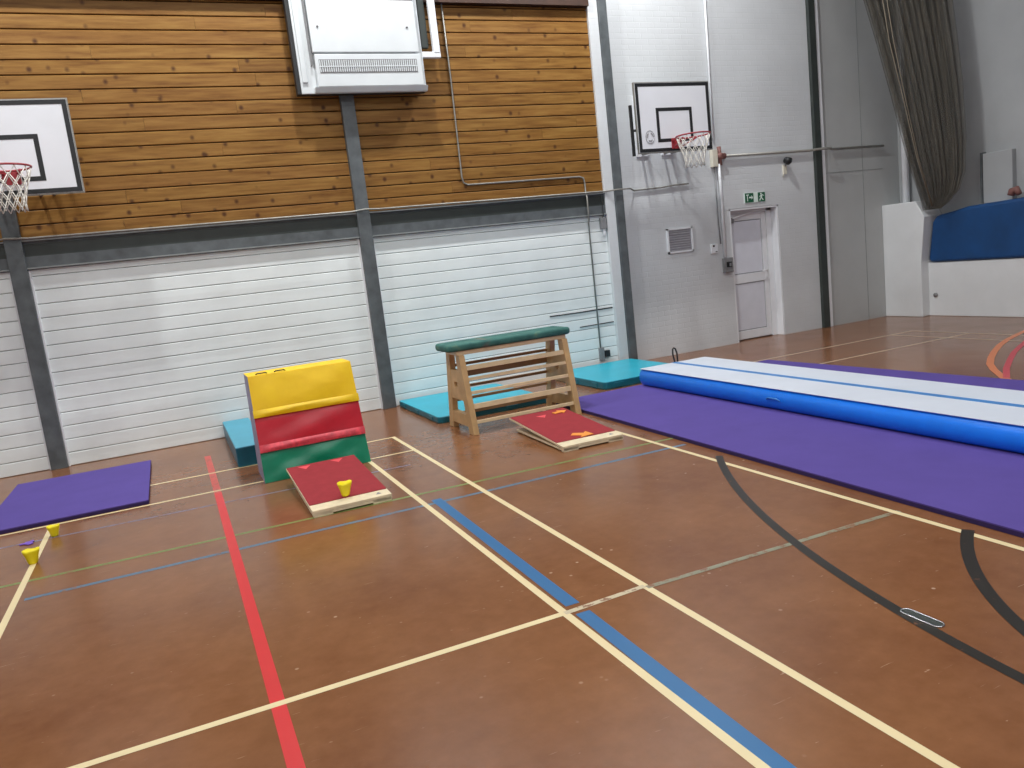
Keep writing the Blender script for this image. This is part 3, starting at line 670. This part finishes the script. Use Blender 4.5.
# ------------------------------------------------------------------ springboards
def springboard(x, y, rot, label, marks):
    t = thing('springboard', (x, y, 0), label, 'springboard', 'red carpeted springboards', rot)
    w_, L = .295, 1.17           # half width, length; origin at centre of low front edge
    def top(yv): return .050+(yv/L)*.085
    n_ = 10; b = MB()
    vs = []
    for i in range(n_+1):
        yv = L*i/n_; z = top(yv)
        vs += [(-w_, yv, z-.018), (w_, yv, z-.018), (w_, yv, z), (-w_, yv, z)]
    fs = [(0, 1, 2, 3), (4*n_+3, 4*n_+2, 4*n_+1, 4*n_)]
    for i in range(n_):
        for k in range(4): fs.append((4*i+k, 4*i+(k+1) % 4, 4*i+4+(k+1) % 4, 4*i+4+k))
    b.add(vs, fs, 'sb_wood'); sub('top_board', b, t)
    b = MB(); q = [(-w_+.004, .13), (w_-.004, .13), (w_-.004, L-.012), (-w_+.004, L-.012)]
    b.hexa([(p[0], p[1], top(p[1])) for p in q]+[(p[0], p[1], top(p[1])+.006) for p in q], 'sb_red'); sub('carpet_cover', b, t)
    b = MB(); w2 = w_-.03; b.hexa([(-w_, .0, .012), (w_, .0, .012), (w2, L*.93, .010), (-w2, L*.93, .010), (-w_, 0, .030), (w_, 0, .030), (w2, L*.93, .026), (-w2, L*.93, .026)], 'sb_wood')
    for xx in (-.22, .22): b.box((xx-.07, .0, .001), (xx+.07, .05, .034), 'sb_wood')
    b.box((-.25, L*.86, .001), (.25, L*.93, .012), 'sb_wood'); b.box((-w_+.02, .06, .001), (w_-.02, .12, .012), 'sb_wood')
    sub('base_board', b, t)
    for xx in (-.18, .18):
        b = MB(); zt_ = top(L*.8)-.02; b.tube([(xx+.03*math.cos(a), L*.8+.03*math.sin(a), .026+(zt_-.026)*a/(2*math.pi*4)) for a in [2*math.pi*4*i/48 for i in range(49)]], .005, 'grey_metal', 6); sub('spring', b, t)
    for mx, my in marks:
        b = MB(); zz = [top(my+d)+.0065 for d in (-.075, .02)]
        b.add([(mx, my-.075, zz[0]), (mx+.055, my+.02, zz[1]), (mx-.055, my+.02, zz[1])], [(0, 1, 2)], 'sb_mark'); sub('arrow_mark', b, t)
    b = MB(); b.add([(.19, .05, top(.05)+.0008), (.235, .05, top(.05)+.0008), (.215, .095, top(.095)+.0008)], [(0, 1, 2)], 'grey_metal'); sub('maker_mark', b, t)
    return top
top = springboard(-.915, -2.215, .008, 'red topped springboard on the floor in front of the yellow, red and green foam block', [(-.15, 1.10), (.13, 1.11)])
springboard(1.25, -1.99, -.02, 'red topped springboard on the floor in front of the wooden vaulting table', [(-.02, 1.0)])

# rubber throw-down markers (hand shapes)
def marker(x, y, z, slope, rot, size, m, kind, label):
    b = MB(); s_ = size
    if kind == 'hand':
        P = [(-.22, -.55), (.25, -.5), (.28, -.1), (.55, .1), (.62, .5), (.3, .42), (.05, .55), (-.1, .4), (-.5, .5), (-.62, .2), (-.3, .02)]
    else:
        P = [(-.5, -.18), (.05, -.18), (.05, -.42), (.55, 0), (.05, .42), (.05, .18), (-.5, .18)]
    b.prism([(p[0]*s_, p[1]*s_) for p in P], 'z', 0, .005, m)
    o = b.build('floor_marker'); o.location = (x, y, z); o.rotation_euler = (slope, 0, rot)
    tag(o, label, 'marker')
sl = math.atan(.085/1.17)
def cup(x, y, z, label, k_=1.0, sl=sl):
    b = MB(); n_ = 14; R_ = [(0, .035), (.015, .042), (.06, .052), (.105, .068), (.125, .072), (.12, .060), (.06, .04), (.02, .03)]
    vs = []; fs = []
    for i, (h_, r_) in enumerate(R_):
        for k in range(n_):
            a = 2*math.pi*k/n_; hh_ = h_*.85-(.007 if i in (3, 4, 5) and k in (2, 3, 9) else 0)
            vs.append((r_*.8*k_*math.cos(a), r_*.65*k_*math.sin(a), hh_*k_))
    for i in range(len(R_)-1):
        for k in range(n_): fs.append((i*n_+k, i*n_+(k+1) % n_, (i+1)*n_+(k+1) % n_, (i+1)*n_+k))
    fs += [tuple(range(n_))[::-1], tuple(range((len(R_)-1)*n_, len(R_)*n_))]
    b.add(vs, fs, 'spot_y', True); o = b.build('floor_marker'); o.location = (x, y, z); o.rotation_euler = (sl, 0, .3); tag(o, label, 'marker')
cup(-.93, -2.06, top(.17)+.0075, 'small yellow tapered marker standing on the red springboard by the foam block')
marker(1.45, -.985, top(1.005)+.0085, sl, .2, .15, 'spot_o', 'arrow', 'orange arrow marker at the raised far end of the springboard by the vaulting table')
marker(1.25, -1.79, top(.20)+.0075, sl, -.75, .19, 'spot_o', 'arrow', 'orange arrow marker near the low front end of the springboard by the vaulting table')
cup(-2.97, -1.14, .002, 'yellow tapered marker standing on the floor just in front of the small purple mat', .8, 0)
cup(-3.03, -1.77, .002, 'yellow tapered marker standing on the cream court line near the left edge', .95, 0)
marker(-3.14, -1.20, .0035, 0, .5, .085, 'spot_p', 'hand', 'small purple marker on the floor beside the cream line near the purple mat')

# ------------------------------------------------------------------ vaulting table
t = thing('vaulting_table', (1.245, -.33, 0), 'wooden open-sided vaulting table with a worn dark green padded top', 'vaulting table')
zt = .82
LX = .58      # half distance between the end frames
def yf(z): return -.36+.17*z/zt     # front face slopes inward
def yb_(z): return .36-.17*z/zt
b = MB(); 
P = []
for (px, py, a0) in ((.67-.05, .2-.05, 0), (-.725+.05, .2-.05, 90), (-.725+.05, -.2+.05, 180), (.67-.05, -.2+.05, 270)):
    for k in range(5): a = math.radians(a0+k*22.5); P.append((px+.05*math.cos(a), py+.05*math.sin(a)))
b.prism(P, 'z', zt+.012, zt+.088, 'pad'); sub('padded_top', b, t, bevel=.03, seg=4)
b = MB(); b.box((-.62, -.17, zt-.03), (.61, .17, zt+.012), 'rail'); sub('top_frame', b, t, bevel=.004)
for s in (-1, 1):
    xo = s*LX; a, c_ = xo-.03, xo+.03
    for f_, nm in ((yf, -1), (yb_, 1)):
        b = MB(); w0, w1 = .13, .11
        z0, z1 = .002, zt-.03
        A = f_(z0); B = f_(z1); k = -nm
        b.hexa([(a, A, z0), (c_, A, z0), (c_, A+k*w0, z0), (a, A+k*w0, z0), (a, B, z1), (c_, B, z1), (c_, B+k*w1, z1), (a, B+k*w1, z1)], 'ply'); sub('leg', b, t, bevel=.003)
    b = MB(); ia = a+.003; ic = c_-.003
    # centre panel with a hand slot
    za, zb, zc, zd = .33, .46, .51, .63
    def slab(z0, z1, ya=None, yc=None):
        A0 = (yf(z0)+.02) if ya is None else ya; B0 = (yb_(z0)-.02) if yc is None else yc
        A1 = (yf(z1)+.02) if ya is None else ya; B1 = (yb_(z1)-.02) if yc is None else yc
        b.hexa([(ia, A0, z0), (ic, A0, z0), (ic, B0, z0), (ia, B0, z0), (ia, A1, z1), (ic, A1, z1), (ic, B1, z1), (ia, B1, z1)], 'ply')
    slab(za, zb); slab(zc, zd)
    b.hexa([(ia, yf(zb)+.02, zb), (ic, yf(zb)+.02, zb), (ic, -.045, zb), (ia, -.045, zb), (ia, yf(zc)+.02, zc), (ic, yf(zc)+.02, zc), (ic, -.045, zc), (ia, -.045, zc)], 'ply')
    b.hexa([(ia, .045, zb), (ic, .045, zb), (ic, yb_(zb)-.02, zb), (ia, yb_(zb)-.02, zb), (ia, .045, zc), (ic, .045, zc), (ic, yb_(zc)-.02, zc), (ia, yb_(zc)-.02, zc)], 'ply')
    sub('end_panel', b, t)
    b = MB(); slab(.07, .19); sub('lower_rail', b, t)
for z, hgt in ((.655, .045), (.545, .03), (.41, .032), (.275, .05), (.12, .032)):
    b = MB(); y_ = yf(z); b.hexa([(-LX, y_+.012, z-hgt/2), (LX, y_+.012, z-hgt/2), (LX, y_+.034, z-hgt/2), (-LX, y_+.034, z-hgt/2), (-LX, y_+.012+.2*hgt, z+hgt/2), (LX, y_+.012+.2*hgt, z+hgt/2), (LX, y_+.034+.2*hgt, z+hgt/2), (-LX, y_+.034+.2*hgt, z+hgt/2)], 'rail'); sub('side_rail', b, t, bevel=.003)
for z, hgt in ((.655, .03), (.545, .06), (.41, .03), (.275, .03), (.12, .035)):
    b = MB(); y_ = yb_(z); b.box((-LX, y_-.034, z-hgt/2), (LX, y_-.012, z+hgt/2), 'ply_shade'); sub('side_rail', b, t, bevel=.003)  # back rails coloured darker, shade inside the frame put into the ply
